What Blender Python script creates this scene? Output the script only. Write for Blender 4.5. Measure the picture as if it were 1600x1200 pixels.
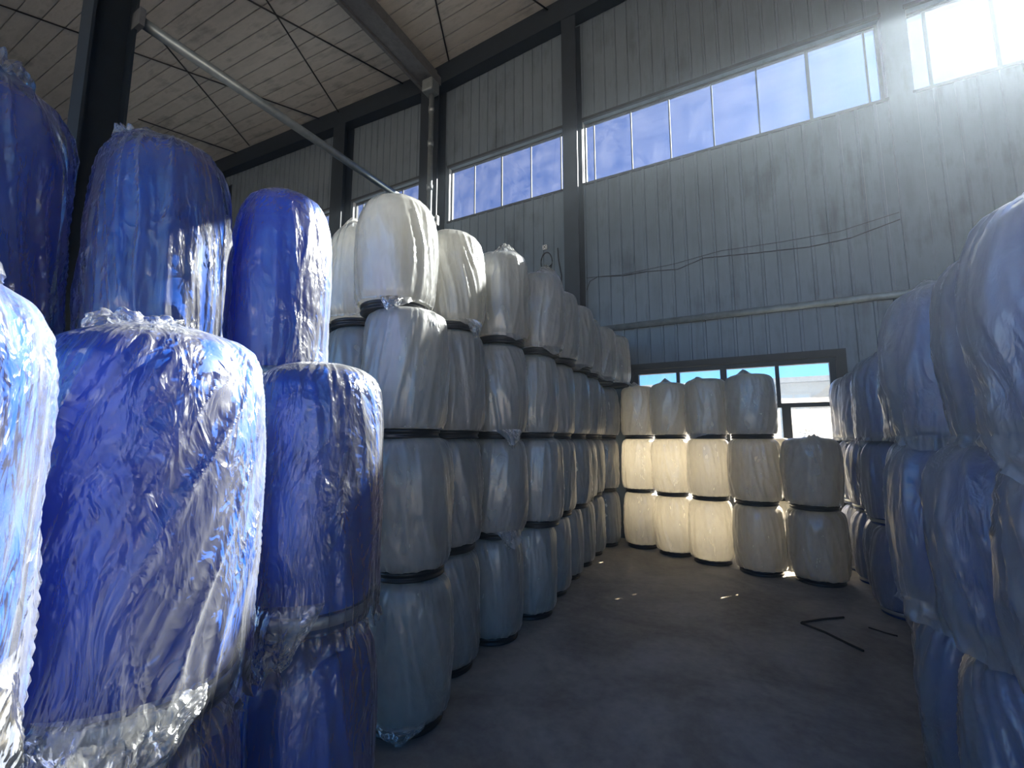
import bpy, bmesh, math, random
import numpy as np
from mathutils import Vector
sc = bpy.context.scene
for o in list(bpy.data.objects): bpy.data.objects.remove(o)
C = sc.collection
R = math.radians

# ------------------------------------------------ camera, world, sun, exposure
cam = bpy.data.cameras.new('camera'); cam.sensor_width = 36; cam.lens = 15.75; cam.clip_start = .02; cam.clip_end = 400
co = bpy.data.objects.new('camera', cam); C.objects.link(co)
co.location = (0, 0, 1.6); co.rotation_euler = (R(97.0), 0, R(28.3)); sc.camera = co
SUN_AZ, SUN_EL = 28.5, 33.7                      # azimuth clockwise from +Y
w = bpy.data.worlds.new('World'); sc.world = w; w.use_nodes = True
nt = w.node_tree; nt.nodes.clear()
sky = nt.nodes.new('ShaderNodeTexSky'); sky.sky_type = 'NISHITA'; sky.sun_disc = False
sky.sun_elevation = R(SUN_EL); sky.sun_rotation = R(SUN_AZ); sky.air_density = 1.0; sky.dust_density = .4; sky.ozone_density = 6.0
bg = nt.nodes.new('ShaderNodeBackground'); bg.inputs['Strength'].default_value = 0.122
wo = nt.nodes.new('ShaderNodeOutputWorld')
sc_ = nt.nodes.new('ShaderNodeVectorMath'); sc_.operation = 'MULTIPLY'; sc_.inputs[1].default_value = (.42, .78, 1.14)   # deep clear blue winter sky
nt.links.new(sky.outputs[0], sc_.inputs[0]); nt.links.new(sc_.outputs[0], bg.inputs[0]); nt.links.new(bg.outputs[0], wo.inputs[0])
sl = bpy.data.lights.new('sun', 'SUN'); sl.energy = 52.0; sl.angle = R(.6); sl.color = (1, .78, .55)
so = bpy.data.objects.new('sun', sl); C.objects.link(so)
az, el = R(SUN_AZ), R(SUN_EL)
sd = Vector((math.sin(az)*math.cos(el), math.cos(az)*math.cos(el), math.sin(el)))
so.rotation_euler = sd.to_track_quat('Z', 'Y').to_euler(); so.location = (8, 18, 14)
vs = sc.view_settings; vs.view_transform = 'Standard'; vs.look = 'None'; vs.gamma = 1; vs.use_curve_mapping = False
vs.exposure = 1.27
cy = sc.cycles
cy.max_bounces = 10; cy.diffuse_bounces = 5; cy.glossy_bounces = 4; cy.transmission_bounces = 6; cy.transparent_max_bounces = 28
cy.sample_clamp_indirect = 8; cy.caustics_reflective = False; cy.caustics_refractive = False; cy.use_denoising = True
cy.volume_bounces = 0

# ------------------------------------------------ materials
def newmat(name):
    m = bpy.data.materials.new(name); m.use_nodes = True; m.node_tree.nodes.clear()
    n = m.node_tree; out = n.nodes.new('ShaderNodeOutputMaterial'); return m, n, out
def N(nt, t, **k):
    n = nt.nodes.new('ShaderNode' + t)
    for a, v in k.items(): setattr(n, a, v)
    return n
def noise(nt, scale, detail=4, rough=.5, vec=None, dist=0, typ=None):
    n = N(nt, 'TexNoise'); n.inputs['Scale'].default_value = scale; n.inputs['Detail'].default_value = detail
    n.inputs['Roughness'].default_value = rough; n.inputs['Distortion'].default_value = dist
    if typ: n.noise_type = typ; n.normalize = True
    if vec: nt.links.new(vec, n.inputs['Vector'])
    return n
def ramp(nt, fac, stops):
    r = N(nt, 'ValToRGB'); e = r.color_ramp.elements
    e[0].position, e[0].color = stops[0][0], (*stops[0][1], 1); e[1].position, e[1].color = stops[-1][0], (*stops[-1][1], 1)
    for p, c in stops[1:-1]:
        x = e.new(p); x.color = (*c, 1)
    nt.links.new(fac, r.inputs[0]); return r
def simple(name, col, rough=.5, metal=0, var=.15, scale=6, bump=0, bscale=60, stretch=(1,1,1)):
    m, nt, out = newmat(name)
    p = N(nt, 'BsdfPrincipled'); p.inputs['Roughness'].default_value = rough; p.inputs['Metallic'].default_value = metal
    tc = N(nt, 'TexCoord'); mp = N(nt, 'Mapping'); mp.inputs['Scale'].default_value = stretch
    nt.links.new(tc.outputs['Object'], mp.inputs[0])
    n = noise(nt, scale, 6, .6, mp.outputs[0])
    a = tuple(c*(1-var) for c in col); b = tuple(min(1, c*(1+var)) for c in col)
    r = ramp(nt, n.outputs[0], [(.3, a), (.7, b)]); nt.links.new(r.outputs[0], p.inputs['Base Color'])
    if bump:
        n2 = noise(nt, bscale, 4, .6, mp.outputs[0]); bp = N(nt, 'Bump'); bp.inputs['Strength'].default_value = bump; bp.inputs['Distance'].default_value = .01
        nt.links.new(n2.outputs[0], bp.inputs['Height']); nt.links.new(bp.outputs[0], p.inputs['Normal'])
    nt.links.new(p.outputs[0], out.inputs[0]); return m

def plastic(name, col, transl, rough=.35, spec=.5, tcol=None):
    """moulded polyethylene: lets some light through its wall"""
    m, nt, out = newmat(name)
    tc = N(nt, 'TexCoord')
    n = noise(nt, 5, 4, .5, tc.outputs['Object'])
    r = ramp(nt, n.outputs[0], [(.3, tuple(c*.92 for c in col)), (.7, tuple(min(1, c*1.06) for c in col))])
    p = N(nt, 'BsdfPrincipled'); p.inputs['Roughness'].default_value = rough; p.inputs['Specular IOR Level'].default_value = spec
    nt.links.new(r.outputs[0], p.inputs['Base Color'])
    t = N(nt, 'BsdfTranslucent'); t.inputs[0].default_value = (*(tcol or col), 1)
    mx = N(nt, 'MixShader'); mx.inputs[0].default_value = transl
    nt.links.new(p.outputs[0], mx.inputs[1]); nt.links.new(t.outputs[0], mx.inputs[2]); nt.links.new(mx.outputs[0], out.inputs[0])
    return m

def film(name, haze=.2, bump=.6, tint=(.86,.88,.9), rough=.2, scale=1.0, warm=(.9,.9,.88), calm_min=.18):
    """thin crumpled polythene film: mostly see-through, milky haze, glossy creases"""
    m, nt, out = newmat(name)
    tc = N(nt, 'TexCoord'); oi = N(nt, 'ObjectInfo')
    mul = N(nt, 'VectorMath', operation='SCALE'); mul.inputs[0].default_value = (13.1, 7.7, 3.3)
    nt.links.new(oi.outputs['Random'], mul.inputs['Scale'])
    add = N(nt, 'VectorMath', operation='ADD'); nt.links.new(tc.outputs['Object'], add.inputs[0]); nt.links.new(mul.outputs[0], add.inputs[1])
    mp = N(nt, 'Mapping'); mp.inputs['Scale'].default_value = (1, 1, .4); mp.inputs['Rotation'].default_value = (.35, .25, .2)
    nt.links.new(add.outputs[0], mp.inputs[0])
    # warp
    wn = noise(nt, 3*scale, 3, .5, mp.outputs[0]); 
    ws = N(nt, 'VectorMath', operation='SCALE'); ws.inputs['Scale'].default_value = .35; nt.links.new(wn.outputs['Color'], ws.inputs[0])
    wa = N(nt, 'VectorMath', operation='ADD'); nt.links.new(mp.outputs[0], wa.inputs[0]); nt.links.new(ws.outputs[0], wa.inputs[1])
    def creases(s, width):
        n = noise(nt, s, 2.0, .55, wa.outputs[0])
        a = N(nt, 'Math', operation='SUBTRACT'); nt.links.new(n.outputs[0], a.inputs[0]); a.inputs[1].default_value = .5
        b = N(nt, 'Math', operation='ABSOLUTE'); nt.links.new(a.outputs[0], b.inputs[0])
        c = N(nt, 'Math', operation='MULTIPLY'); nt.links.new(b.outputs[0], c.inputs[0]); c.inputs[1].default_value = 1/width
        d = N(nt, 'Math', operation='MINIMUM'); nt.links.new(c.outputs[0], d.inputs[0]); d.inputs[1].default_value = 1.0
        return d.outputs[0]
    c1 = creases(7*scale, .14); c2 = creases(19*scale, .16); n3 = noise(nt, 70*scale, 3, .6, wa.outputs[0])
    vo = N(nt, 'TexVoronoi'); vo.feature = 'F1'; vo.inputs['Scale'].default_value = 26*scale; nt.links.new(wa.outputs[0], vo.inputs['Vector'])
    def wsum(items):
        acc = None
        for o_, k in items:
            mm = N(nt, 'Math', operation='MULTIPLY_ADD'); nt.links.new(o_, mm.inputs[0]); mm.inputs[1].default_value = k
            if acc is not None: nt.links.new(acc, mm.inputs[2])
            else: mm.inputs[2].default_value = 0
            acc = mm.outputs[0]
        return acc
    # calmer and busier areas
    calm = noise(nt, 4.5*scale, 2, .5, add.outputs[0])
    cm = N(nt, 'MapRange'); cm.inputs['From Min'].default_value = .46; cm.inputs['From Max'].default_value = .68
    cm.inputs['To Min'].default_value = calm_min; cm.inputs['To Max'].default_value = 1.0
    nt.links.new(calm.outputs[0], cm.inputs[0])
    c3 = creases(44*scale, .2)
    h = wsum([(c1, -.62), (c2, -.34), (c3, -.16), (vo.outputs['Distance'], .2), (n3.outputs[0], .10)])
    hm = N(nt, 'Math', operation='MULTIPLY'); nt.links.new(h, hm.inputs[0]); nt.links.new(cm.outputs[0], hm.inputs[1])
    bp = N(nt, 'Bump'); bp.inputs['Strength'].default_value = bump; bp.inputs['Distance'].default_value = .02/scale
    nt.links.new(hm.outputs[0], bp.inputs['Height'])
    tr = N(nt, 'BsdfTransparent'); tr.inputs[0].default_value = (*[min(1, c+.1) for c in tint], 1)
    df = N(nt, 'BsdfDiffuse'); df.inputs[0].default_value = (*warm, 1); nt.links.new(bp.outputs[0], df.inputs['Normal'])
    tl = N(nt, 'BsdfTranslucent'); tl.inputs[0].default_value = (*warm, 1); nt.links.new(bp.outputs[0], tl.inputs['Normal'])
    milk = N(nt, 'MixShader'); milk.inputs[0].default_value = .45; nt.links.new(df.outputs[0], milk.inputs[1]); nt.links.new(tl.outputs[0], milk.inputs[2])
    # haze stronger along creases and where looked at edge-on
    lw = N(nt, 'LayerWeight'); lw.inputs['Blend'].default_value = .35
    cr = wsum([(c1, -.05), (c2, -.03), (lw.outputs['Facing'], .30)])
    ha = N(nt, 'Math', operation='ADD'); nt.links.new(cr, ha.inputs[0]); ha.inputs[1].default_value = haze + .06; ha.use_clamp = True
    m1 = N(nt, 'MixShader'); nt.links.new(ha.outputs[0], m1.inputs[0]); nt.links.new(tr.outputs[0], m1.inputs[1]); nt.links.new(milk.outputs[0], m1.inputs[2])
    gl = N(nt, 'BsdfGlossy'); gl.inputs['Roughness'].default_value = rough; gl.inputs[0].default_value = (1, 1, 1, 1); nt.links.new(bp.outputs[0], gl.inputs['Normal'])
    fr = N(nt, 'Fresnel'); fr.inputs[0].default_value = 1.5; nt.links.new(bp.outputs[0], fr.inputs['Normal'])
    fm = N(nt, 'Math', operation='MULTIPLY_ADD'); nt.links.new(fr.outputs[0], fm.inputs[0]); fm.inputs[1].default_value = 1.15; fm.inputs[2].default_value = .02; fm.use_clamp = True
    m2 = N(nt, 'MixShader'); nt.links.new(fm.outputs[0], m2.inputs[0]); nt.links.new(m1.outputs[0], m2.inputs[1]); nt.links.new(gl.outputs[0], m2.inputs[2])
    nt.links.new(m2.outputs[0], out.inputs[0])
    return m

M = {}
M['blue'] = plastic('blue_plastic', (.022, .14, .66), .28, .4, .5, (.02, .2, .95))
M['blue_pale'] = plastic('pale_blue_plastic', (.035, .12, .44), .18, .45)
M['white'] = plastic('milky_plastic', (.84, .82, .77), .60, .45, .4, (.97, .93, .83))
M['lid'] = simple('black_lid', (.012, .014, .017), .35)
M['lid_blue'] = simple('dark_blue_lid', (.02, .05, .16), .4)
M['ring'] = simple('galvanised_ring', (.42, .44, .44), .4, .8)
M['film_blue'] = film('film_over_blue', .055, .75, rough=.30, calm_min=.38)
M['film_flap'] = film('scrunched_film', .13, .55, rough=.26, calm_min=.5)
M['film_white'] = film('film_over_white', .22, .42, rough=.28, warm=(.86,.86,.83), scale=.8, calm_min=.12)
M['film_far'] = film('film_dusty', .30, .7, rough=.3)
M['steel'] = simple('dark_steel', (.007, .013, .020), .6, 0, .25, 5, .15, 90)
M['steel_grey'] = simple('grey_steel', (.11, .115, .12), .55, .2, .25, 9, .2, 60)
M['pipe'] = simple('grey_pipe', (.22, .25, .26), .4, .5, .2, 8)
M['rod'] = simple('black_rod', (.006, .006, .007), .6)
M['frame'] = simple('window_metal', (.02, .023, .026), .7)
M['jamb'] = simple('pale_metal', (.55, .56, .55), .5, 0, .1)
M['wood'] = simple('dark_wood', (.035, .028, .022), .8, 0, .3)
M['plate'] = simple('socket_plastic', (.6, .6, .58), .5, 0, .05)

def panel_mat(name, col, axis, pitch, grime=.25):
    m, nt, out = newmat(name)
    p = N(nt, 'BsdfPrincipled'); p.inputs['Roughness'].default_value = .42
    tc = N(nt, 'TexCoord'); mp = N(nt, 'Mapping'); mp.inputs['Scale'].default_value = (1, 1, .12) if axis == 'x' else (.15, 1, 1)
    nt.links.new(tc.outputs['Object'], mp.inputs[0])
    a = noise(nt, 7, 8, .65, mp.outputs[0]); b = noise(nt, 1.3, 5, .6, tc.outputs['Object']); c = noise(nt, 38, 3, .5, tc.outputs['Object'])
    mx = N(nt, 'Math', operation='ADD'); nt.links.new(a.outputs[0], mx.inputs[0]); nt.links.new(b.outputs[0], mx.inputs[1])
    sp = N(nt, 'Math', operation='GREATER_THAN'); nt.links.new(c.outputs[0], sp.inputs[0]); sp.inputs[1].default_value = .73
    sb = N(nt, 'Math', operation='MULTIPLY_ADD'); nt.links.new(sp.outputs[0], sb.inputs[0]); sb.inputs[1].default_value = -.35; nt.links.new(mx.outputs[0], sb.inputs[2])
    r = ramp(nt, sb.outputs[0], [(.6, tuple(x*(1-grime*1.6) for x in col)), (1.0, col), (1.35, tuple(x*(1+grime) for x in col))])
    # ColorRamp clamps at 1: rescale
    k = N(nt, 'Math', operation='MULTIPLY'); nt.links.new(sb.outputs[0], k.inputs[0]); k.inputs[1].default_value = .7
    r.color_ramp.elements[0].position = .45; r.color_ramp.elements[1].position = .68; r.color_ramp.elements[2].position = .9
    nt.links.new(k.outputs[0], r.inputs[0])
    nt.links.new(r.outputs[0], p.inputs['Base Color'])
    bp = N(nt, 'Bump'); bp.inputs['Strength'].default_value = .25; bp.inputs['Distance'].default_value = .01
    nt.links.new(a.outputs[0], bp.inputs['Height']); nt.links.new(bp.outputs[0], p.inputs['Normal'])
    nt.links.new(p.outputs[0], out.inputs[0]); return m
M['wall'] = panel_mat('wall_panel', (.088, .114, .140), 'x', .21)
M['ceiling'] = panel_mat('ceiling_panel', (.36, .345, .31), 'y', .3, .3)

def floor_mat():
    m, nt, out = newmat('concrete_floor')
    p = N(nt, 'BsdfPrincipled'); tc = N(nt, 'TexCoord')
    a = noise(nt, 1.1, 8, .62, tc.outputs['Object'], .6); b = noise(nt, 14, 6, .65, tc.outputs['Object'])
    s = N(nt, 'Math', operation='MULTIPLY_ADD'); nt.links.new(b.outputs[0], s.inputs[0]); s.inputs[1].default_value = .35; nt.links.new(a.outputs[0], s.inputs[2])
    r = ramp(nt, s.outputs[0], [(.45, (.19, .18, .17)), (.62, (.30, .285, .265)), (.82, (.46, .44, .40))])
    nt.links.new(r.outputs[0], p.inputs['Base Color'])
    rr = N(nt, 'MapRange'); rr.inputs['To Min'].default_value = .45; rr.inputs['To Max'].default_value = .8; nt.links.new(a.outputs[0], rr.inputs[0]); nt.links.new(rr.outputs[0], p.inputs['Roughness'])
    bp = N(nt, 'Bump'); bp.inputs['Strength'].default_value = .35; bp.inputs['Distance'].default_value = .008
    nt.links.new(b.outputs[0], bp.inputs['Height']); nt.links.new(bp.outputs[0], p.inputs['Normal'])
    nt.links.new(p.outputs[0], out.inputs[0]); return m
M['floor'] = floor_mat()
M['yard'] = simple('yard_concrete', (.30, .31, .32), .8, 0, .12, .6)

def glass_mat(name, tint, dust):
    m, nt, out = newmat(name)
    tc = N(nt, 'TexCoord'); a = noise(nt, 3, 8, .7, tc.outputs['Object']); b = noise(nt, 60, 3, .6, tc.outputs['Object'])
    s = N(nt, 'Math', operation='MULTIPLY'); nt.links.new(a.outputs[0], s.inputs[0]); nt.links.new(b.outputs[0], s.inputs[1])
    f = N(nt, 'MapRange'); f.inputs['From Min'].default_value = .15; f.inputs['From Max'].default_value = .38; f.inputs['To Min'].default_value = .0; f.inputs['To Max'].default_value = dust
    nt.links.new(s.outputs[0], f.inputs[0])
    t = N(nt, 'BsdfTransparent'); t.inputs[0].default_value = (*tint, 1)
    d = N(nt, 'BsdfTranslucent'); d.inputs[0].default_value = (.75, .78, .8, 1)
    g = N(nt, 'BsdfGlossy'); g.inputs['Roughness'].default_value = .03
    m1 = N(nt, 'MixShader'); nt.links.new(f.outputs[0], m1.inputs[0]); nt.links.new(t.outputs[0], m1.inputs[1]); nt.links.new(d.outputs[0], m1.inputs[2])
    m2 = N(nt, 'MixShader'); m2.inputs[0].default_value = .05; nt.links.new(m1.outputs[0], m2.inputs[1]); nt.links.new(g.outputs[0], m2.inputs[2])
    nt.links.new(m2.outputs[0], out.inputs[0]); return m
M['glass'] = glass_mat('dusty_tinted_glass', (.45, .515, .60), .018)
M['glass_clear'] = glass_mat('dusty_glass', (.76, .79, .81), .10)

# ------------------------------------------------ mesh helpers
class MB:
    def __init__(s): s.v = []; s.f = []
    def box(s, x0, y0, z0, x1, y1, z1):
        b = len(s.v)
        s.v += [(x, y, z) for z in (z0, z1) for x, y in ((x0, y0), (x1, y0), (x1, y1), (x0, y1))]
        s.f += [(b+3, b+2, b+1, b), (b+4, b+5, b+6, b+7)] + [(b+i, b+(i+1) % 4, b+4+(i+1) % 4, b+4+i) for i in range(4)]
        return s
    def hexa(s, pts):                      # 4 lower then 4 upper points
        b = len(s.v); s.v += list(pts)
        s.f += [(b+3, b+2, b+1, b), (b+4, b+5, b+6, b+7)] + [(b+i, b+(i+1) % 4, b+4+(i+1) % 4, b+4+i) for i in range(4)]
        return s
    def tube(s, pts, r, n=10, caps=True):
        pts = [Vector(p) for p in pts]; base = len(s.v)
        for i, p in enumerate(pts):
            t = (pts[min(i+1, len(pts)-1)] - pts[max(i-1, 0)]).normalized()
            u = t.cross(Vector((0, 0, 1)))
            if u.length < .05: u = t.cross(Vector((1, 0, 0)))
            u.normalize(); v = t.cross(u); rr = r[i] if isinstance(r, (list, tuple)) else r
            s.v += [tuple(p + (u*math.cos(a)+v*math.sin(a))*rr) for a in [2*math.pi*k/n for k in range(n)]]
        for i in range(len(pts)-1):
            for k in range(n):
                a = base+i*n+k; b = base+i*n+(k+1) % n; s.f.append((a, b, b+n, a+n))
        if caps:
            s.f.append(tuple(base+k for k in range(n))[::-1]); s.f.append(tuple(base+(len(pts)-1)*n+k for k in range(n)))
        return s
    def lathe(s, prof, n=32, c=(0, 0, 0)):
        base = len(s.v)
        for r, z in prof:
            s.v += [(c[0]+r*math.cos(2*math.pi*k/n), c[1]+r*math.sin(2*math.pi*k/n), c[2]+z) for k in range(n)]
        for i in range(len(prof)-1):
            for k in range(n):
                a = base+i*n+k; b = base+i*n+(k+1) % n; s.f.append((a, b, b+n, a+n))
        return s
    def mesh(s, name, m, smooth=False):
        me = bpy.data.meshes.new(name); me.from_pydata(s.v, [], s.f); me.update()
        if m: me.materials.append(m)
        if smooth:
            me.polygons.foreach_set('use_smooth', [True]*len(me.polygons))
        return me
    def build(s, name, m, parent=None, smooth=False, bevel=0, **tags):
        o = bpy.data.objects.new(name, s.mesh(name, m, smooth)); C.objects.link(o)
        if parent: o.parent = parent
        if bevel:
            b = o.modifiers.new('bevel', 'BEVEL'); b.width = bevel; b.segments = 2; b.limit_method = 'ANGLE'
        for k, v in tags.items(): o[k] = v
        return o
def empty(name, loc, label=None, cat=None, group=None, kind=None, rz=0):
    o = bpy.data.objects.new(name, None); C.objects.link(o); o.location = loc; o.rotation_euler = (0, 0, rz); o.empty_display_size = .1
    if label: o['label'] = label
    if cat: o['category'] = cat
    if group: o['group'] = group
    if kind: o['kind'] = kind
    return o
def struct(mb, name, m, **k): return mb.build(name, m, kind='structure', **k)

# numpy gradient noise
_rs = np.random.RandomState(7); _perm = _rs.permutation(256); _perm = np.concatenate([_perm, _perm, _perm])
_g = _rs.normal(size=(256, 3)); _g /= np.linalg.norm(_g, axis=1)[:, None]
def pn(x, y, z):
    xi = np.floor(x).astype(int); yi = np.floor(y).astype(int); zi = np.floor(z).astype(int)
    xf, yf, zf = x-xi, y-yi, z-zi; u, v, w_ = [t*t*t*(t*(t*6-15)+10) for t in (xf, yf, zf)]
    out = 0
    for dx in (0, 1):
        for dy in (0, 1):
            for dz in (0, 1):
                h = _perm[(_perm[(_perm[(xi+dx) & 255] + ((yi+dy) & 255)) & 255] + ((zi+dz) & 255)) & 255]
                g = _g[h]; dot = g[..., 0]*(xf-dx)+g[..., 1]*(yf-dy)+g[..., 2]*(zf-dz)
                out = out + dot*(u if dx else 1-u)*(v if dy else 1-v)*(w_ if dz else 1-w_)
    return out

# ------------------------------------------------ the building
D = 7.5                                   # inner face of the window wall
VX = -5.9                                 # roof valley
def roofz(x): return 9.9 + abs(x-VX)*.058
WX0, WX1, WY0 = -18.0, 9.5, -6.0
WB, WT = 6.30, 7.54                        # clerestory
LWX0, LWX1, LWZ0, LWZ1 = -1.72, 1.04, .62, 2.73
HOLES = [(-18, -17.2), (-14.4, -9.15), (-8.6, -6.2), (-5.62, -2.82), (-2.53, 1.89), (2.18, 6.4), (6.7, 9.3)]
struct(MB().box(WX0-.3, WY0-.3, -.25, WX1+.3, D+.3, 0), 'floor', M['floor'])
wl = MB(); T = .15
wl.box(WX0, D, 0, LWX0, D+T, WB).box(LWX1, D, 0, WX1, D+T, WB).box(LWX0, D, 0, LWX1, D+T, LWZ0).box(LWX0, D, LWZ1, LWX1, D+T, WB)
edges = [WX0] + [e for h in HOLES for e in h] + [WX1]
for a, b in zip(edges[0::2], edges[1::2]):
    if b > a: wl.box(a, D, WB, b, D+T, WT)
# above the windows up to the two roof planes
for a, b in ((WX0, VX), (VX, WX1)):
    wl.hexa([(a, D, WT), (b, D, WT), (b, D+T, WT), (a, D+T, WT), (a, D, roofz(a)+.1), (b, D, roofz(b)+.1), (b, D+T, roofz(b)+.1), (a, D+T, roofz(a)+.1)])
x = -2.3 - .213*73
while x < WX1-.1:
    inw = LWX0-.1 < x < LWX1+.1
    segs = [(0, LWZ0-.05), (LWZ1+.08, WB-.02)] if inw else [(0, WB-.02)]
    segs.append((WT+.06, roofz(x)))
    for z0, z1 in segs:
        wl.hexa([(x-.016, D-.018, z0), (x+.016, D-.018, z0), (x+.026, D+.01, z0), (x-.026, D+.01, z0), (x-.016, D-.018, z1), (x+.016, D-.018, z1), (x+.026, D+.01, z1), (x-.026, D+.01, z1)])
    x += .213
struct(wl, 'wall_back', M['wall'])
# other walls: left, right, and the camera-side wall with a wide opening added to let in fill daylight
struct(MB().box(WX0-T, WY0, 0, WX0, D+T, 11.0), 'wall_left', M['wall'])
struct(MB().box(WX1, WY0, 0, WX1+T, D+T, 11.2), 'wall_right', M['wall'])
wf = MB(); OX0, OX1, OZ = -14.0, 8.5, 7.0
wf.box(WX0, WY0-T, 0, OX0, WY0, 11).box(OX1, WY0-T, 0, WX1, WY0, 11).box(OX0, WY0-T, OZ, OX1, WY0, 11)
struct(wf, 'wall_front', M['wall'])
cl = MB()
for a, b in ((WX0-.3, VX), (VX, WX1+.3)):
    cl.hexa([(a, WY0-.3, roofz(a)), (b, WY0-.3, roofz(b)), (b, D+.5, roofz(b)), (a, D+.5, roofz(a)), (a, WY0-.3, roofz(a)+.12), (b, WY0-.3, roofz(b)+.12), (b, D+.5, roofz(b)+.12), (a, D+.5, roofz(a)+.12)])
    y = WY0-.3
    while y < D+.3:                       # lining panels with dark open joints
        y1 = y+.29
        cl.hexa([(a, y, roofz(a)-.04), (b, y, roofz(b)-.04), (b, y1, roofz(b)-.04), (a, y1, roofz(a)-.04), (a, y, roofz(a)-.005), (b, y, roofz(b)-.005), (b, y1, roofz(b)-.005), (a, y1, roofz(a)-.005)])
        y += .31
struct(cl, 'ceiling', M['ceiling'])
# clerestory windows
MULL = {4: [(-2.34, .02), (-1.65, .022), (-.99, .022), (-.31, .022), (.35, .022), (1.03, .045), (1.73, .025)],
        3: [(-5.01, .022), (-4.34, .03), (-3.66, .022), (-3.01, .022)],
        5: [(2.40, .035), (3.07, .035), (3.74, .025), (4.4, .025), (5.06, .045), (5.72, .025)],
        2: [(-8.35, .022), (-7.7, .022), (-7.05, .03), (-6.4, .022)]}
for i, (a, b) in enumerate(HOLES):
    ms = MULL.get(i) or [(a+.67*(k+1)-.3, .022) for k in range(int((b-a)/.67))]
    root = empty('window_%d' % (i+1), ((a+b)/2, D+.115, WB), kind='structure')
    fr = MB(); y0, y1 = -.03, .03; ox = (a+b)/2; H = WT-WB
    fr.box(a-ox, y0, 0, b-ox, y1, .035).box(a-ox, y0, H-.035, b-ox, y1, H).box(a-ox, y0, .035, a-ox+.035, y1, H-.035).box(b-ox-.035, y0, .035, b-ox, y1, H-.035)
    for mx_, wd in ms: fr.box(mx_-ox-wd/2, -.012, .035, mx_-ox+wd/2, .012, H-.035)
    fr.build('window_frame', M['frame'], root)
    MB().box(a-ox+.001, -.11, .0, a-ox+.012, -.03, H).build('jamb_liner', M['jamb'], root)
    xs = [a] + [q for q, _ in ms if a < q < b] + [b]
    for p, q in zip(xs[:-1], xs[1:]):
        if q-p > .05: MB().box(p-ox+.006, -.004, .02, q-ox-.006, .004, H-.02).build('glass_pane', M['glass'], root)
# drip strip above the windows
for a, b in HOLES[1:6]:
    struct(MB().box(a-.02, D-.05, WT+.0, b+.02, D+.0, WT+.05).box(a-.02, D-.03, WB-.04, b+.02, D, WB-.0), 'trim_%d' % (HOLES.index((a, b))+1), M['frame'])
# low window
root = empty('window_8', (0, D+.05, LWZ0), kind='structure'); fr = MB(); H = LWZ1-LWZ0
fr.box(LWX0, -.05, H-.07, LWX1, .05, H).box(LWX0, -.05, 0, LWX1, .05, .06).box(LWX0, -.05, .06, LWX0+.07, .05, H-.07).box(LWX1-.07, -.05, .06, LWX1, .05, H-.07)
fr.box(LWX0+.07, -.035, 1.43, LWX1-.07, .035, 1.49)
for xx, wd in ((-1.03, .05), (-.37, .09), (.34, .05)): fr.box(xx-wd/2, -.035, 1.49, xx+wd/2, .035, H-.07)
for xx, wd in ((-1.03, .05), (-.37, .09), (.42, .11)): fr.box(xx-wd/2, -.04, .06, xx+wd/2, .04, 1.43)
fr.build('window_frame', M['steel'], root)
xs = [LWX0+.05, -1.03, -.37, .34, LWX1-.05]
for p, q in zip(xs[:-1], xs[1:]):
    for z0, z1 in ((.04, 1.46), (1.46, H-.05)): MB().box(p+.004, -.003, z0, q-.004, .003, z1).build('glass_pane', M['glass_clear'], root)
struct(MB().box(LWX0-.12, D-.06, LWZ1, LWX1+.12, D, LWZ1+.10).box(LWX0-.12, D-.05, LWZ0-.05, LWX0, D, LWZ1).box(LWX1, D-.05, LWZ0-.05, LWX1+.12, D, LWZ1).box(LWX0-.12, D-.08, LWZ0-.1, LWX1+.12, D, LWZ0-.05), 'trim_9', M['frame'])

struct(MB().hexa([(LWX0-.5, D+T, 2.90), (LWX1+.6, D+T, 2.90), (LWX1+.6, D+T+.85, 2.90), (LWX0-.5, D+T+.85, 2.90), (LWX0-.5, D+T, 3.0), (LWX1+.6, D+T, 3.0), (LWX1+.6, D+T+.85, 2.95), (LWX0-.5, D+T+.85, 2.95)]), 'trim_11', M['wall'])  # unseen canopy, added to block sun through the upper low window
# steel frame
def hcol(x, y, w_, d_, z1, label, t=.025):
    o = empty('steel_column', (x, y, 0), label, 'column', 'dark steel columns')
    b = MB().box(-w_/2, -d_/2, .02, w_/2, -d_/2+t, z1).box(-w_/2, d_/2-t, .02, w_/2, d_/2, z1).box(-t/2, -d_/2+t, .02, t/2, d_/2-t, z1)
    b.build('column_shaft', M['steel'], o)
    bp = MB().box(-w_/2-.08, -d_/2+.0, 0, w_/2+.08, d_/2+.0, .02); bp.build('base_plate', M['steel_grey'], o)
    return o
WC = [(-14.2, .34, 'dark wall column furthest left, mostly behind the blue drums'), (-8.87, .42, 'dark wall column behind the tall white drum in the left row'),
      (-5.96, .50, 'dark wall column carrying the grey downpipe'), (-2.67, .28, 'dark wall column between the two long window strips'), (6.55, .28, None)]
for x, ww, lb in WC:
    if lb: hcol(x, D-.16, ww, .30, 9.55, lb)
struct(MB().box(1.90, D-.03, 0, 2.18, D, 9.6), 'trim_10', M['wall'])  # wall column, wall colour imitates glare on it, kept thin for its shadow
c = hcol(-5.78, 1.72, .30, .36, 9.35, 'large dark steel column standing behind the wrapped blue drums')
def rafter(x0, x1, label, yy=D-.17):
    o = MB(); h = .5
    o.hexa([(x0, yy-.12, roofz(x0)-h), (x1, yy-.12, roofz(x1)-h), (x1, yy+.15, roofz(x1)-h), (x0, yy+.15, roofz(x0)-h), (x0, yy-.12, roofz(x0)-.03), (x1, yy-.12, roofz(x1)-.03), (x1, yy+.15, roofz(x1)-.03), (x0, yy+.15, roofz(x0)-.03)])
    o.build('roof_rafter', M['steel'], label=label, category='rafter')
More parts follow.
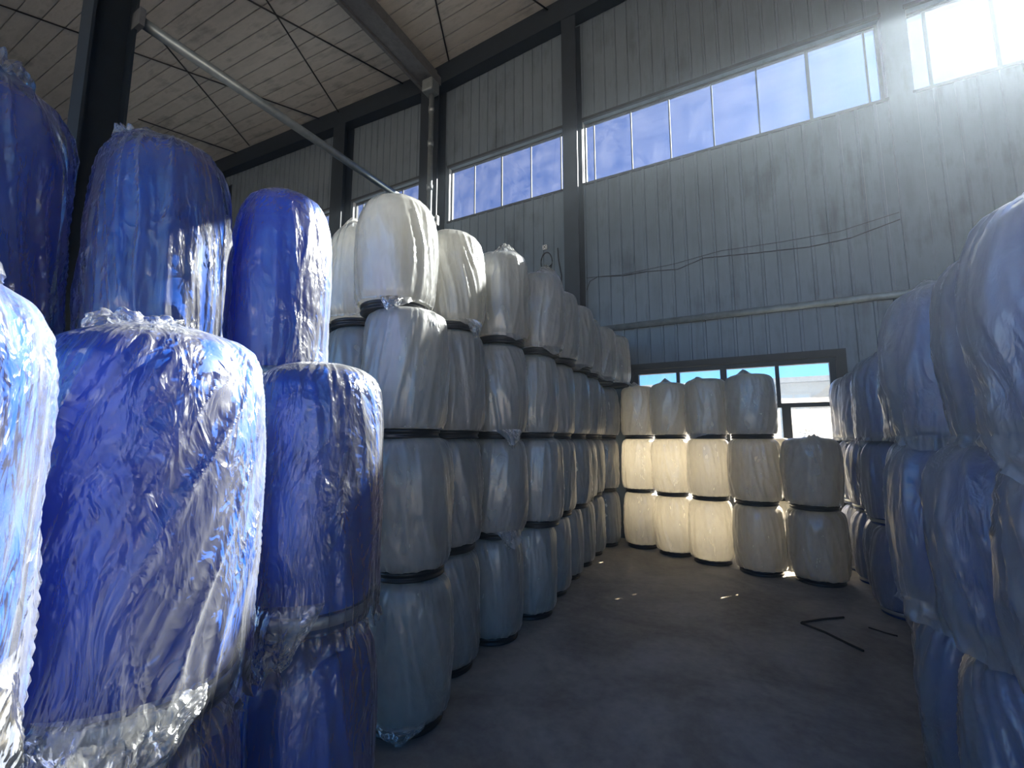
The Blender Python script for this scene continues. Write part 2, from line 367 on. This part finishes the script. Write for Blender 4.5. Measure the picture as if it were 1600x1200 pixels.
rafter(WX0, VX-.02, 'dark rafter along the wall top, left of the downpipe')
rafter(VX+.02, WX1, 'dark rafter along the wall top, right of the downpipe')
# valley gutter beam with its rails
o = empty('valley_gutter', (VX, 0, 9.35), 'long grey steel gutter running under the roof valley to the downpipe', 'gutter')
MB().box(-.20, WY0, .06, .20, D-.3, .10).box(-.13, WY0, .10, .13, D-.3, .4).build('gutter_trough', M['steel_grey'], o)
MB().box(-.24, WY0, .0, -.17, D-.3, .20).build('gutter_rail', M['steel_grey'], o)
MB().box(.17, WY0, .0, .24, D-.3, .20).build('gutter_rail', M['steel_grey'], o)
o = empty('downpipe', (-5.78, D-.46, 0), 'grey rainwater downpipe in front of the dark wall column', 'pipe')
MB().tube([(0, 0, .02), (0, 0, 9.05)], .055, 16).build('pipe_run', M['pipe'], o, True)
for z in (8.7, 7.9, 6.9, 5.4, 3.6, 1.8): MB().tube([(0, 0, z-.06), (0, 0, z+.06)], .066, 16).build('pipe_collar', M['pipe'], o, True)
MB().box(-.14, -.18, 9.05, .14, .09, 9.33).build('hopper_head', M['pipe'], o, bevel=.03)
o = empty('tie_pipe', (-5.6, 1.9, 6.09), 'round grey horizontal pipe bracing the big column to the far wall column', 'pipe')
MB().tube([(0, .0, 0), (0, 5.13, .01)], .06, 16).build('pipe_run', M['pipe'], o, True)
MB().box(-.09, -.03, -.1, .09, .02, .1).build('end_plate', M['steel_grey'], o)
MB().box(-.09, 5.08, -.1, .09, 5.14, .1).build('end_plate', M['jamb'], o)
o = empty('wall_pipe', (0, D-.075, 3.49), 'round grey pipe fixed level across the wall above the low window', 'pipe')
MB().tube([(-2.5, 0, 0), (9.3, 0, 0)], .05, 16).build('pipe_run', M['pipe'], o, True)
for xx in (-2.3, -.6, 1.1, 2.9, 5, 7.2, 9.1): MB().box(xx-.02, -.02, -.06, xx+.02, .075, .06).build('pipe_bracket', M['steel_grey'], o)
RODS = [((-12.9, 2.0), (-9.64, 7.3)), ((-10.1, 3.1), (-12.6, 7.1)), ((-8.5, 3.3), (-6.75, 7.3)), ((-7.4, 3.8), (-9.0, 7.3)), ((-4.45, 5.1), (-5.5, 7.3)), ((-5.2, 2.8), (-3.05, 7.3)), ((-14.4, 5.1), (-13.42, 7.2))]
RL = ['black brace rod crossing the ceiling left of the big column', 'black brace rod rising from the top end of the round tie pipe', 'black brace rod crossing the ceiling just left of the valley gutter',
      'black brace rod crossing another one left of the gutter, steeper in view', 'black brace rod just right of the valley gutter', 'black brace rod at the top of the ceiling, furthest right', 'black brace rod low over the ceiling, furthest left']
for q, (((ax, ay), (bx, by)), lb) in enumerate(zip(RODS, RL)):
    MB().tube([(ax, ay, roofz(ax)-.08-.04*(q % 2)), (bx, by, roofz(bx)-.08-.04*(q % 2))], .016, 8).build('brace_rod', M['rod'], None, True, label=lb, category='rod', group='roof brace rods')
# wires, socket, coil
wp = [(-2.5, 4.25), (-2.44, 4.4), (-2.29, 4.46), (-1.84, 4.40), (-1.44, 4.40), (-.95, 4.35), (-.55, 4.46), (.16, 4.40), (.85, 4.35), (1.34, 4.38), (1.88, 4.52)]
MB().tube([(x, D-.03, z) for x, z in wp], .006, 6).build('wall_wire', M['rod'], None, True, label='thin black wire sagging across the wall panels below the windows', category='wire')
MB().tube([(-2.5, D-.035, 4.47), (-2.3, D-.035, 4.46), (-1.9, D-.035, 4.42), (-1.0, D-.03, 4.45), (-.3, D-.03, 4.53), (.5, D-.03, 4.50), (1.2, D-.03, 4.50), (1.88, D-.03, 4.62)], .004, 6).build('wall_wire', M['rod'], None, True, label='second fainter wire just above the sagging one on the wall', category='wire')
o = empty('wall_socket', (-3.31, D-.02, 5.22), 'small white socket box on the wall above the cable coil', 'socket')
MB().box(-.045, -.03, -.045, .045, .015, .045).build('socket_box', M['plate'], o, bevel=.006)
xm = MB()
for s in (1, -1): xm.hexa([(-.03, -.034, -.03*s-.006), (.03, -.034, .03*s-.006), (.03, -.030, .03*s-.006), (-.03, -.030, -.03*s-.006), (-.03, -.034, -.03*s+.006), (.03, -.034, .03*s+.006), (.03, -.030, .03*s+.006), (-.03, -.030, -.03*s+.006)])
xm.build('cross_mark', M['rod'], o)
rnd = random.Random(3); cp = []
for k in range(60):
    a = 2*math.pi*k/20; cp.append((-3.28+.115*math.cos(a)+rnd.uniform(-.006, .006), D-.03-.004*(k/20), 4.92+.19*math.sin(a)+rnd.uniform(-.006, .006)))
cp += [(-3.40, D-.04, 4.7), (-3.44, D-.04, 4.3), (-3.42, D-.04, 3.9)]
MB().tube(cp, .008, 6).build('cable_coil', M['rod'], None, True, label='coil of black cable hanging on the wall left of the dark column', category='cable')
MB().tube([(-3.05, D-.03, 5.15), (-3.03, D-.04, 4.9), (-2.98, D-.03, 4.6), (-3.0, D-.03, 4.2), (-2.98, D-.03, 3.9)], .012, 6).build('loose_cable', M['rod'], None, True, label='loose black cable end hanging beside the coil', category='cable')

# outside: yard and the building across it
struct(MB().box(-60, -70, -.5, 60, 80, -.27), 'ground', M['yard'])
ob = empty('factory_building', (0, 21, -.27), 'pale factory building seen outside through the low window', 'building')
fb = MB().box(-24, 0, 0, 22, 8, 4.1); fb.build('wall', simple('pale_render', (.52, .54, .55), .8, 0, .06, .8), ob)
MB().box(-24.3, -.3, 4.1, 22.3, 8.3, 4.3).build('roof_edge', M['jamb'], ob)
for k in range(7):
    x0 = -9.5+k*3.1
    wfm = MB()
    for q in range(5): wfm.box(x0+q*.55-.03, -.06, 1.7, x0+q*.55+.03, -.01, 3.7)
    for q in range(5): wfm.box(x0-.03, -.055, 1.7+q*.48, x0+2.23, -.012, 1.76+q*.48)
    f_ = wfm.build('window_grid', M['jamb'], ob)
    MB().box(x0, -.03, 1.7, x0+2.2, -.006, 3.66).build('pane', simple('outer_glass', (.5, .58, .66), .2, 0, .05), f_)

# ------------------------------------------------ drums
def interp(prof, n):
    p = np.array(prof, float); d = np.r_[0, np.cumsum(np.hypot(*np.diff(p, axis=0).T))]
    t = np.linspace(0, d[-1], n); return np.c_[np.interp(t, d, p[:, 0]), np.interp(t, d, p[:, 1])]
def smooth_prof(prof, n, it=3):
    q = interp(prof, n)
    for _ in range(it):
        q[1:-1] = .25*q[:-2]+.5*q[1:-1]+.25*q[2:]
    return q
# from the crown down to the lid: (radius fraction, height fraction)
FLAT = [(0, 1), (.55, 1), (.72, .992), (.84, .965), (.92, .91), (.965, .82), (.99, .68), (1, .5), (.995, .36), (.975, .23), (.93, .145), (.87, .095), (.83, .07)]
DOME = [(0, 1), (.30, .997), (.52, .982), (.70, .948), (.83, .895), (.92, .82), (.97, .72), (1, .55), (1, .38), (.97, .20), (.92, .10), (.88, .07)]
SHLD = [(0, 1), (.45, 1), (.62, .99), (.78, .962), (.89, .915), (.955, .84), (.985, .74), (1, .55), (1, .38), (.97, .20), (.92, .10), (.88, .07)]
def body_mesh(prof, r, h, m, name, n=48):
    q = smooth_prof([(a*r, b*h) for a, b in prof], 40, 2)
    return MB().lathe([(.0005 if i == 0 else a, b) for i, (a, b) in enumerate(q)], n).mesh(name, m, True)
def lid_mesh(r, h, m, name):
    a, t = r*(.85 if h < .9 and m.name == 'black_lid' else .90), h*.07
    return MB().lathe([(.001, .004), (a*.90, .004), (a*.92, .0), (a*1.0, .002), (a*1.03, .006), (a*1.03, .016), (a*1.0, .020), (a*1.0, t*.62), (a*1.035, t*.68), (a*1.035, t*.98), (a*.985, t+.006), (a*.5, t+.006)], 48).mesh(name, m, True)
def ring_mesh(r, h, m):
    a, t = r*.90*1.045, h*.07
    return MB().lathe([(a, t*.45), (a*1.02, t*.5), (a*1.028, t*.75), (a*1.02, t*1.0), (a, t*1.05), (a*.985, t*.8), (a*.985, t*.6), (a, t*.45)], 48).mesh('clamp_ring', m, True)

def bag_mesh(prof, r, h, m, seed, nt_=128, nz=96, gap=.010, fold=.016, drop=.0, th0=0., wd=.7, tuft=0., tpos=(0, 0), skirt=.97, twist=1.2, bulge=0., bth=0., side=0., loose=False):
    """film bag over an upturned drum; hem hangs below the lid by `drop` around angle th0"""
    tuck = drop <= .001 or not loose
    pr = [(a*r, b*h) for a, b in prof if b > .16] + ([(.94*r, .13*h), (.885*r, .088*h)] if tuck else [(.975*r, .12*h), (.955*r, .06*h), (.93*r, .02*h)])
    q = smooth_prof(pr, nz, 3); q[0, 0] = 0
    t = np.gradient(q, axis=0); L = np.hypot(t[:, 0], t[:, 1])+1e-9; nx, nzv = -t[:, 1]/L, t[:, 0]/L
    nx, nzv = np.where(nx < 0, 0, nx), np.abs(nzv)
    th = np.linspace(0, 2*np.pi, nt_, endpoint=False)
    TH, J = np.meshgrid(th, np.arange(nz)); RR, ZZ = q[J, 0], q[J, 1]
    s = seed*17.3
    tw = TH + twist*(ZZ/h)*(.6+.5*pn(np.full_like(TH, s), ZZ*2, TH*0))
    c_, s_ = np.cos(tw), np.sin(tw)
    f1 = (1-np.minimum(1, np.abs(pn(c_*3.0+s, s_*3.0+s, ZZ*1.3+s))*3.2))**2       # long sharp drapes
    f2 = (1-np.minimum(1, np.abs(pn(c_*7+s+9, s_*7, ZZ*3+s))*3.0))**2             # shorter creases
    f3 = pn(c_*2+s+3, s_*2, ZZ*2.5)+.3                                      # slack
    f4 = 1-np.minimum(1, np.abs(pn(c_*14+s, s_*14+4, ZZ*14+s))*4)
    e = np.clip(RR/r*1.4, 0, 1)                                             # no folds at the pole
    hem = np.exp(-((ZZ/h)/.14)**2); top = np.exp(-((1-ZZ/h)/.10)**2)
    g9 = (1-np.minimum(1, np.abs(pn(np.cos(TH)*7+s, np.sin(TH)*7+s, ZZ*1.2))*2.4))**2
    amp = fold*(.70*f1+.22*f2+.9*np.clip(f3, 0, 1)+.0*f4) + .012*hem*g9 + .010*top*g9*e
    amp = amp*np.clip(e, .15, 1)
    amp = amp + bulge*np.exp(-((np.angle(np.exp(1j*(TH-bth))))/.75)**2)*np.sin(np.pi*np.clip(ZZ/h, 0, 1))**1.0
    off = gap+amp
    if side: off = off*(1+side*np.cos(TH-bth))
    R2 = RR+off*nx[J]; Z2 = ZZ+np.minimum(off, .012)*nzv[J]*(ZZ > .5*h)
    if tuft:
        X, Y = R2*np.cos(TH), R2*np.sin(TH)
        d2 = ((X-tpos[0])**2+(Y-tpos[1])**2)
        rr = 1-np.minimum(1, np.abs(pn(np.cos(TH+s)*5+s, np.sin(TH)*5, RR*5))*3)
        up = (ZZ > .6*h)*tuft*(np.exp(-d2/((.062 if tuft < .12 else .115)**2))*(.35+.65*rr)+.03*np.exp(-d2/(.2**2)))
        Z2 = Z2+up*np.clip((ZZ-.6*h)/(.3*h), 0, 1)
    # hanging skirt
    nk = 12 if drop > .03 else 5
    ang = np.angle(np.exp(1j*(th-th0)))
    D_ = (.0 if tuck else .018)+drop*np.exp(-(ang/wd)**2)+.012*pn(np.cos(th)*6+s, np.sin(th)*6, th*0+s) + drop*.35*np.exp(-(ang/wd)**2)*pn(np.cos(th)*3+s, np.sin(th)*3, th*0+s+5)
    vs_ = [np.stack([R2*np.cos(TH), R2*np.sin(TH), Z2], -1).reshape(-1, 3)]
    zb, rb = Z2[-1], R2[-1]
    for k in range(1, nk+1):
        u = k/nk; z = zb-u*(D_+(.008 if tuck else .02)*h)
        a = pn(np.cos(th)*9+s, np.sin(th)*9+s, z*7); b = 1-np.minimum(1, np.abs(pn(np.cos(th)*5+s+7, np.sin(th)*5, z*9))*4)
        rad = rb*(1-(1-skirt)*u) + (.022*a+.028*b)*(.3+.7*u)*((1 if loose else np.clip(D_/.05, .15, 1)) if drop > .03 else .15)
        if drop > .03: rad = np.maximum(rad, rb*(1-.0*u) if not loose else r*.97+.005)
        if drop > .03 and not loose: rad = rad+np.clip((D_-.01)/.06, 0, 1)*u*.035
        vs_.append(np.stack([rad*np.cos(th), rad*np.sin(th), z], -1))
    V = np.concatenate(vs_); rows = nz+nk
    # merge pole: first ring collapses to one point
    F = []
    for i in range(1, rows-1):
        a = i*nt_
        for k in range(nt_):
            k2 = (k+1) % nt_; F.append((a+k, a+nt_+k, a+nt_+k2, a+k2))
    for k in range(nt_): F.append((0, nt_+k, nt_+(k+1) % nt_))
    me = bpy.data.meshes.new('plastic_bag'); me.from_pydata(V.tolist(), [], F)
    bm = bmesh.new(); bm.from_mesh(me); bmesh.ops.delete(bm, geom=[v for v in bm.verts if not v.link_faces], context='VERTS'); bm.to_mesh(me); bm.free()
    me.materials.append(m); me.polygons.foreach_set('use_smooth', [True]*len(me.polygons)); me.update()
    return me

def flap_mesh(m, seed, r, th0, wd, z0, drop, n=90, k=60, amp=.03, skew=0.):
    """scrunched double layer of film hanging below the lid, coming to a ragged tip"""
    V = []; F = []; s = seed*3.7
    u = np.linspace(-1, 1, n); v = np.linspace(0, 1, k)
    U, W = np.meshgrid(u, v)
    tip = np.clip(1-np.abs(U-skew)**1.5/(1+abs(skew))**1.5, 0, 1)*.85+.15
    tip = tip*(1+.28*pn(u*4+s, u*0+s, u*0)[None, :])
    for layer in (0, 1):
        th = th0+U*wd*(1-.15*W); z = z0-W*drop*tip
        q = pn(U*3.5+s+layer*7, W*3+s, W*0+layer); q2 = 1-np.minimum(1, np.abs(pn(U*5+W*2.5+s, W*4-U*2+layer*9, W*0+s))*3.2); q3 = 1-np.minimum(1, np.abs(pn(U*12+s, W*11, W*0+s+layer*5))*3)
        bulge = np.sin(np.pi*np.clip(W*.9+.05, 0, 1))*np.sqrt(np.clip(1-U*U, 0, 1))
        R_ = r+.006+(.028*bulge if layer else .004)+(amp*(q+.35*q2+.14*q3))*np.clip(W*2.5, .1, 1)*(1 if layer else .5)
        R_ = np.maximum(R_, r+.003)
        b = len(V)*0+sum(len(x) for x in V)
        V.append(np.stack([R_*np.cos(th), R_*np.sin(th), z], -1).reshape(-1, 3))
        for i in range(k-1):
            for j in range(n-1): a = b+i*n+j; F.append((a, a+1, a+n+1, a+n) if layer else (a, a+n, a+n+1, a+1))
    me = bpy.data.meshes.new('loose_film'); me.from_pydata(np.concatenate(V).tolist(), [], F); me.materials.append(m)
    me.polygons.foreach_set('use_smooth', [True]*len(me.polygons)); me.update(); return me
def ruff_mesh(m, seed, r, z0, h, c=(0, 0), n=120, k=22, amp=.03):
    """gathered film standing up on the crown of a drum"""
    th = np.linspace(0, 2*np.pi, n, endpoint=False); V = []; F = []; s = seed*5.1
    for i in range(k):
        v = i/(k-1); a = pn(np.cos(th)*4+s, np.sin(th)*4, th*0+v*2+s); b = 1-np.minimum(1, np.abs(pn(np.cos(th)*7+s, np.sin(th)*7, th*0+v*3))*3)
        prof = math.sin(v*math.pi); rad = r*(1-.55*v)+amp*(a+.28*b-.1)*(.4+prof)
        z = z0+h*(prof*(1+.8*pn(np.cos(th)*2+s, np.sin(th)*2+3, th*0))+.25*v)+.02*a*prof
        z = np.maximum(z, z0-.012)
        V.append(np.stack([c[0]+rad*np.cos(th), c[1]+rad*np.sin(th), z], -1))
        if i < k-1:
            for j in range(n): a_ = i*n+j; b_ = i*n+(j+1) % n; F.append((a_, b_, b_+n, a_+n))
    me = bpy.data.meshes.new('gathered_film'); me.from_pydata(np.concatenate(V).tolist(), [], F); me.materials.append(m)
    me.polygons.foreach_set('use_smooth', [True]*len(me.polygons)); me.update(); return me

HW, RW = .80, .252          # white drums
HB, RB = .925, .212         # big blue drums, left
HR, RRR = .80, .235         # paler blue drums, right
KIND = {
 'white': dict(h=HW, r=RW, body=M['white'], lid=M['lid'], film=M['film_white'], flat=FLAT, ring=False),
 'blue': dict(h=HB, r=RB, body=M['blue'], lid=M['lid_blue'], film=M['film_blue'], flat=SHLD, ring=True),
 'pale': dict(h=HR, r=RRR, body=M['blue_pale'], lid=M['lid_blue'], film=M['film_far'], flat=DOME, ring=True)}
MESH = {}
for k, d in KIND.items():
    for dome, pr in ((0, d['flat']), (1, DOME)):
        MESH[k, 'body', dome] = body_mesh(pr, d['r'], d['h'], d['body'], 'drum_body')
    MESH[k, 'lid'] = lid_mesh(d['r'], d['h'], d['lid'], 'lid'); MESH[k, 'ring'] = ring_mesh(d['r'], d['h'], M['ring'])
_cache = {}
def std_bag(kind, var, top, dome):
    key = (kind, var, top, dome)
    if key not in _cache:
        d = KIND[kind]; rn = random.Random(hash_(key))
        _cache[key] = bag_mesh(DOME if dome else d['flat'], d['r'], d['h'], d['film'], rn.uniform(0, 40), 112, 80,
            gap=.008, fold=rn.uniform(.014, .024) if kind == 'white' else rn.uniform(.022, .034), twist=rn.uniform(-1.2, 1.6),
            drop=rn.choice([0, 0, .06]) if not top else rn.choice([0, .06, .08]), th0=rn.uniform(0, 6.28), wd=.45, loose=kind == 'pale',
            tuft=rn.choice([.03, .05, .08]) if top else 0, tpos=(rn.uniform(-.13, .13), rn.uniform(-.13, .13)))
    return _cache[key]
def hash_(k):
    s = 7
    for c in repr(k): s = (s*131+ord(c)) % 1000003
    return s
def drum(kind, x, y, z, label, group, rz=0., dome=0, bag=None, tilt=(0, 0), zs=1., xy=1., extra=()):
    d = KIND[kind]
    o = empty('plastic_drum', (x, y, z), label, 'drum', group, rz=rz); o.rotation_euler = (tilt[0], tilt[1], rz); o.scale = (xy, xy, zs)
    def ch(n, me):
        c = bpy.data.objects.new(n, me); C.objects.link(c); c.parent = o; return c
    ch('drum_body', MESH[kind, 'body', dome]); l = ch('lid', MESH[kind, 'lid'])
    if kind == 'white': l['label'] = 'black lid'
    if d['ring']: ch('clamp_ring', MESH[kind, 'ring'])
    ch('plastic_bag', bag)
    for n_, me_ in extra: ch(n_, me_)
    return o
rng = random.Random(11)
def stack(kind, x, y, n, names, group, domes=(), jit=.012, bags={}, xs=None, zs=None, xy=1., extras={}):
    """names: list of labels bottom to top"""
    d = KIND[kind]
    zs = zs or [1.]*n
    for k in range(n):
        top = k == n-1; dm = 1 if k in domes else 0
        bg_ = bags.get(k) or std_bag(kind, rng.randrange(4 if not top else 5), top, dm)
        # own rotation, but custom bags keep their angles
        rz = 0 if k in bags else rng.uniform(0, 6.28)
        drum(kind, (xs[k] if xs else x)+rng.uniform(-jit, jit), y+rng.uniform(-jit, jit), sum(zs[:k])*d['h'], names[k], group, rz, dm, bg_, zs=zs[k], xy=xy, extra=extras.get(k, ()))

# --- white left row, nearest first
LEFT = [(-1.88, 2.18), (-2.04, 2.77), (-1.97, 3.36), (-1.89, 3.96), (-1.96, 4.55), (-2.0, 5.14), (-2.07, 5.72), (-2.16, 6.30), (-2.11, 6.93)]
LXS = [(-1.88, -1.893, -1.945, -2.053), (-2.064, -2.05, -2.028, -2.036), (-2.01, -1.973, -1.97, -1.935), (-1.95, -1.87, -1.919, -1.853), (-2.04, -1.978, -1.963, -1.90),
       (-2.11, -2.0, -2.0, -1.92), (-2.15, -2.11, -2.03, -2.01), (-2.19, -2.18, -2.16, -1.97), (-2.14, -2.14, -2.12, -1.92)]
ORD = ['nearest', 'second', 'third', 'fourth', 'fifth', 'sixth', 'seventh', 'eighth', 'furthest']
TI4 = ['bottom', 'second-tier', 'third-tier', 'topmost']
LK = ['black-lidded milky white drum in clear film, on the floor,', 'milky white drum in clear film, second from the floor,', 'milky white drum in clear film, third from the floor,', 'milky white drum in clear film, topmost,']
def cam_ang(x, y): return math.atan2(-y, -x)       # direction from the drum to the camera
_a = [cam_ang(x, y) for x, y in LEFT]
WX = {0: {3: [('loose_film', flap_mesh(M['film_flap'], 41, RW*.95, _a[0]-.05, .30, .07, .13, 50, 30, amp=.022))], 0: [('loose_film', flap_mesh(M['film_flap'], 42, RW*.93, _a[0]-.1, .6, .09, .088, 60, 26, amp=.035))]},
      2: {2: [('loose_film', flap_mesh(M['film_flap'], 43, RW*.97, _a[2]+.6, .4, .08, .16, 50, 30, amp=.02))], 1: [('loose_film', flap_mesh(M['film_flap'], 44, RW*.97, _a[2]+.45, .35, .08, .15, 50, 30, amp=.02))]},
      1: {3: [('loose_film', flap_mesh(M['film_flap'], 45, RW*.97, _a[1]+.8, .35, .08, .14, 50, 30, amp=.02))]}}
for i, (x, y) in enumerate(LEFT):
    nm = [f'{LK[k]} {ORD[i]} stack of left row' for k in range(4)]
    bags = {}
    if i < 4:
        for k in range(4):
            rn = random.Random(100+i*7+k); a = cam_ang(x, y)
            top = k == 3
            bags[k] = bag_mesh(DOME if (k == 3 and i < 2) else FLAT, RW, HW, M['film_white'], rn.uniform(0, 60), 160, 120, gap=.008,
                fold=rn.uniform(.012, .020), twist=rn.uniform(-1, 1.4), drop={(0, 0): .0, (0, 3): .07, (1, 3): .03, (2, 3): .05, (2, 2): .10, (2, 1): .13, (3, 3): .08, (1, 2): .0}.get((i, k), 0.),
                th0=a+{0: .1, 1: .6, 2: .55, 3: .6}[i], wd=.32, tuft={(2, 3): .16, (3, 3): .15, (1, 3): .03}.get((i, k), .03 if top else 0), tpos=(.03, .05) if i == 2 else (.08, .06),
                bulge={(2, 1): .03, (2, 2): .02, (3, 3): .03}.get((i, k), .0), bth=a+.9)
    stack('white', x, y, 4, nm, 'milky white drums of the left row', domes=(3,) if i < 2 else (), bags=bags, xs=LXS[i], jit=.004, extras=WX.get(i, {}))
stack('white', -2.56, 2.39, 4, ['milky white drum at the foot of the half-hidden stack behind the nearest white one', 'milky white drum, second tier of the half-hidden stack behind the nearest white one',
      'milky white drum, third tier of the half-hidden stack beside the blue drums', 'milky white drum, topmost of the half-hidden stack left of the nearest white one'], 'milky white drums behind the left row', domes=(3,))
# --- white back row under the low window
BACK = [(-1.58, 7.10), (-1.08, 6.87), (-.57, 6.65), (-.03, 6.44)]
BO = ['leftmost', 'second', 'third', 'rightmost']
L3 = ['milky white drum in clear film, on the floor,', 'brightly backlit milky white drum, middle tier,', 'milky white drum in clear film, top tier,']
KIND['white']['r'] = RW
for i, (x, y) in enumerate(BACK):
    stack('white', x, y, 3, [f'{L3[k]} {BO[i]} three-high stack below the window' for k in range(3)], 'milky white drums of the back row', xy=(1, 1, 1.05, 1.09)[i])
stack('white', .19, 7.10, 2, ['milky white drum on the floor in the narrow gap right of the three-high stacks', 'milky white drum topping the stack in the gap right of the three-high stacks'], 'milky white drums of the back row')
stack('white', .56, 6.33, 2, ['milky white drum on the floor, under the top of the two-high stack', 'milky white drum on top of the two-high stack at the right end'], 'milky white drums of the two-high stack', jit=.004, xy=1.11)
# --- pale blue right row, nearest first
RIGHT = [(.96, 2.07), (.95, 2.58), (.92, 3.10), (1.12, 3.76), (1.20, 4.38), (1.25, 4.98), (1.16, 5.54), (1.22, 6.08), (1.18, 6.60), (1.15, 7.12)]
RXS = {0: (1.0, .974, .952), 1: (.94, .917, 1.0), 2: (.924, .888, .94)}
RO = ['nearest', 'second', 'third', 'fourth', 'fifth', 'sixth', 'seventh', 'eighth', 'ninth', 'furthest']
LB = ['dusty blue drum in loose film, on the floor,', 'dusty blue drum in loose film, middle tier,', 'dusty blue drum in loose film, top tier,']
for i, (x, y) in enumerate(RIGHT):
    bags = {}
    if i < 3:
        for k in range(3):
            rn = random.Random(300+i*7+k); a = cam_ang(x, y)
            bags[k] = bag_mesh(DOME, RRR, HR, M['film_far'], rn.uniform(0, 60), 160, 120, gap=.010, fold=rn.uniform(.026, .036), twist=rn.uniform(-.5, 1.6),
                drop={(0, 2): .13, (1, 2): .05, (2, 2): .04, (2, 1): .10}.get((i, k), .03), th0=a-.5, wd=.6, loose=True, tuft=.06 if k == 2 else 0, tpos=(-.05, .05), bulge=.03, bth=a-.8)
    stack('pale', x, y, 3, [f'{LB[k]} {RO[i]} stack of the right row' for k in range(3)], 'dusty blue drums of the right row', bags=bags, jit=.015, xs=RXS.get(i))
# --- big blue drums on the left
FRONT = [(-1.13, .09, 'leftmost'), (-1.28, .56, 'middle'), (-1.37, 1.09, 'rightmost')]
REAR = [(-2.24, .38, 'leftmost'), (-2.08, .86, 'middle'), (-2.01, 1.34, 'rightmost')]
for i, (x, y, nm) in enumerate(FRONT):
    a = cam_ang(x, y); bags = {}
    for k in range(2):
        kw = {(0, 1): dict(drop=.30, th0=a+.55, wd=.75, bulge=.0, bth=a+.9, fold=.015), (1, 1): dict(drop=.20, th0=a-.15, wd=.62, bulge=.012, bth=a+.4, fold=.017),
              (2, 1): dict(drop=.12, th0=a-.35, wd=.55, bulge=.0, fold=.010)}.get((i, k), dict(fold=.012, drop=.02, th0=a))
        bags[k] = bag_mesh(SHLD, RB, HB, M['film_blue'], 5+i*3.7+k*11, 240, 190, loose=k == 1, gap=.008, twist=[-1.6, -1.9, .6][i], tuft={(1, 1): .035, (0, 1): .06, (2, 1): .015}.get((i, k), 0), tpos=(.02, -.02), **kw)
    fb_ = M['film_flap']
    ex = {1: [[('loose_film', flap_mesh(fb_, 3, RB*1.0, a+.45, .85, .30, .62, skew=.1)), ('gathered_film', ruff_mesh(fb_, 4, .15, HB+.012, .035))],
              [('loose_film', flap_mesh(fb_, 8, RB*1.0, a-.12, .72, .10, .27, skew=-.1, amp=.034)), ('gathered_film', ruff_mesh(fb_, 9, .10, HB+.010, .030, (-.03, -.05)))],
              [('loose_film', flap_mesh(fb_, 15, RB*1.0, a-.42, .62, .12, .24, skew=-.25, amp=.026))]][i]}
    stack('blue', x, y, 2, [f'large blue drum under the {nm} front one of the blue drums', f'large shiny-wrapped blue drum topping the {nm} of the front blue stacks'], 'large blue drums, front row', bags=bags, jit=0, zs=(1.08, .92), extras=ex)
for i, (x, y, nm) in enumerate(REAR):
    a = cam_ang(x, y)
    bags = {2: bag_mesh(DOME, RB, HB, M['film_blue'], 31+i*4.3, 240, 190, loose=True, gap=.008, fold=[.034, .024, .012][i], twist=[.8, .5, .3][i], tuft=[.10, .06, .02][i], tpos=[(.08, -.03), (-.05, -.08), (0, 0)][i], drop=[.10, .06, .03][i], th0=a+.4, wd=.6, bulge=[.02, .0, 0][i], bth=a-.6)}
    stack('blue', x, y, 3, [f'large blue drum on the floor at the {nm} of the rear blue stacks', f'large blue drum, middle tier of the {nm} rear blue stack', f'tall wrapped blue drum, topmost of the {nm} rear blue stack'], 'large blue drums, rear row', domes=(2,), bags=bags, jit=0, zs=(1, 1, 1.03), extras={2: [[('gathered_film', ruff_mesh(M['film_flap'], 21, .11, HB-.012, .05, (.07, -.02)))], [('gathered_film', ruff_mesh(M['film_flap'], 22, .075, HB-.018, .03, (-.06, -.10)))], []][i]})

# floor litter
def stick(pts, label, r=.009):
    MB().tube([(x, y, r) for x, y in pts], r, 7).build('wood_strip', M['wood'], label=label, category='stick', group='strips on the floor')
stick([(.27, 4.85), (.44, 5.02), (.61, 5.16)], 'short thin dark strip lying on the floor, pointing at the dusty blue drums')
stick([(.26, 4.83), (.42, 4.70), (.55, 4.53), (.63, 4.44)], 'longer thin dark strip on the floor, nearer of the two')
stick([(.76, 5.0), (.86, 4.93), (.93, 4.9)], 'small dark strip lying at the foot of the dusty blue drums', .006)

# ------------------------------------------------ haze volume added to imitate lens flare in the shed
hz, nt, out = newmat('flare_air')
v = N(nt, 'VolumeScatter'); v.inputs['Density'].default_value = .0036; v.inputs['Anisotropy'].default_value = .72; v.inputs['Color'].default_value = (.76, .87, 1, 1)
nt.links.new(v.outputs[0], out.inputs['Volume'])
MB().box(WX0-.4, WY0-.4, -.262, WX1+.4, D+.55, 11.3).build('flare_haze', hz, kind='stuff', label='thin haze filling the shed, added to imitate lens flare', category='haze')
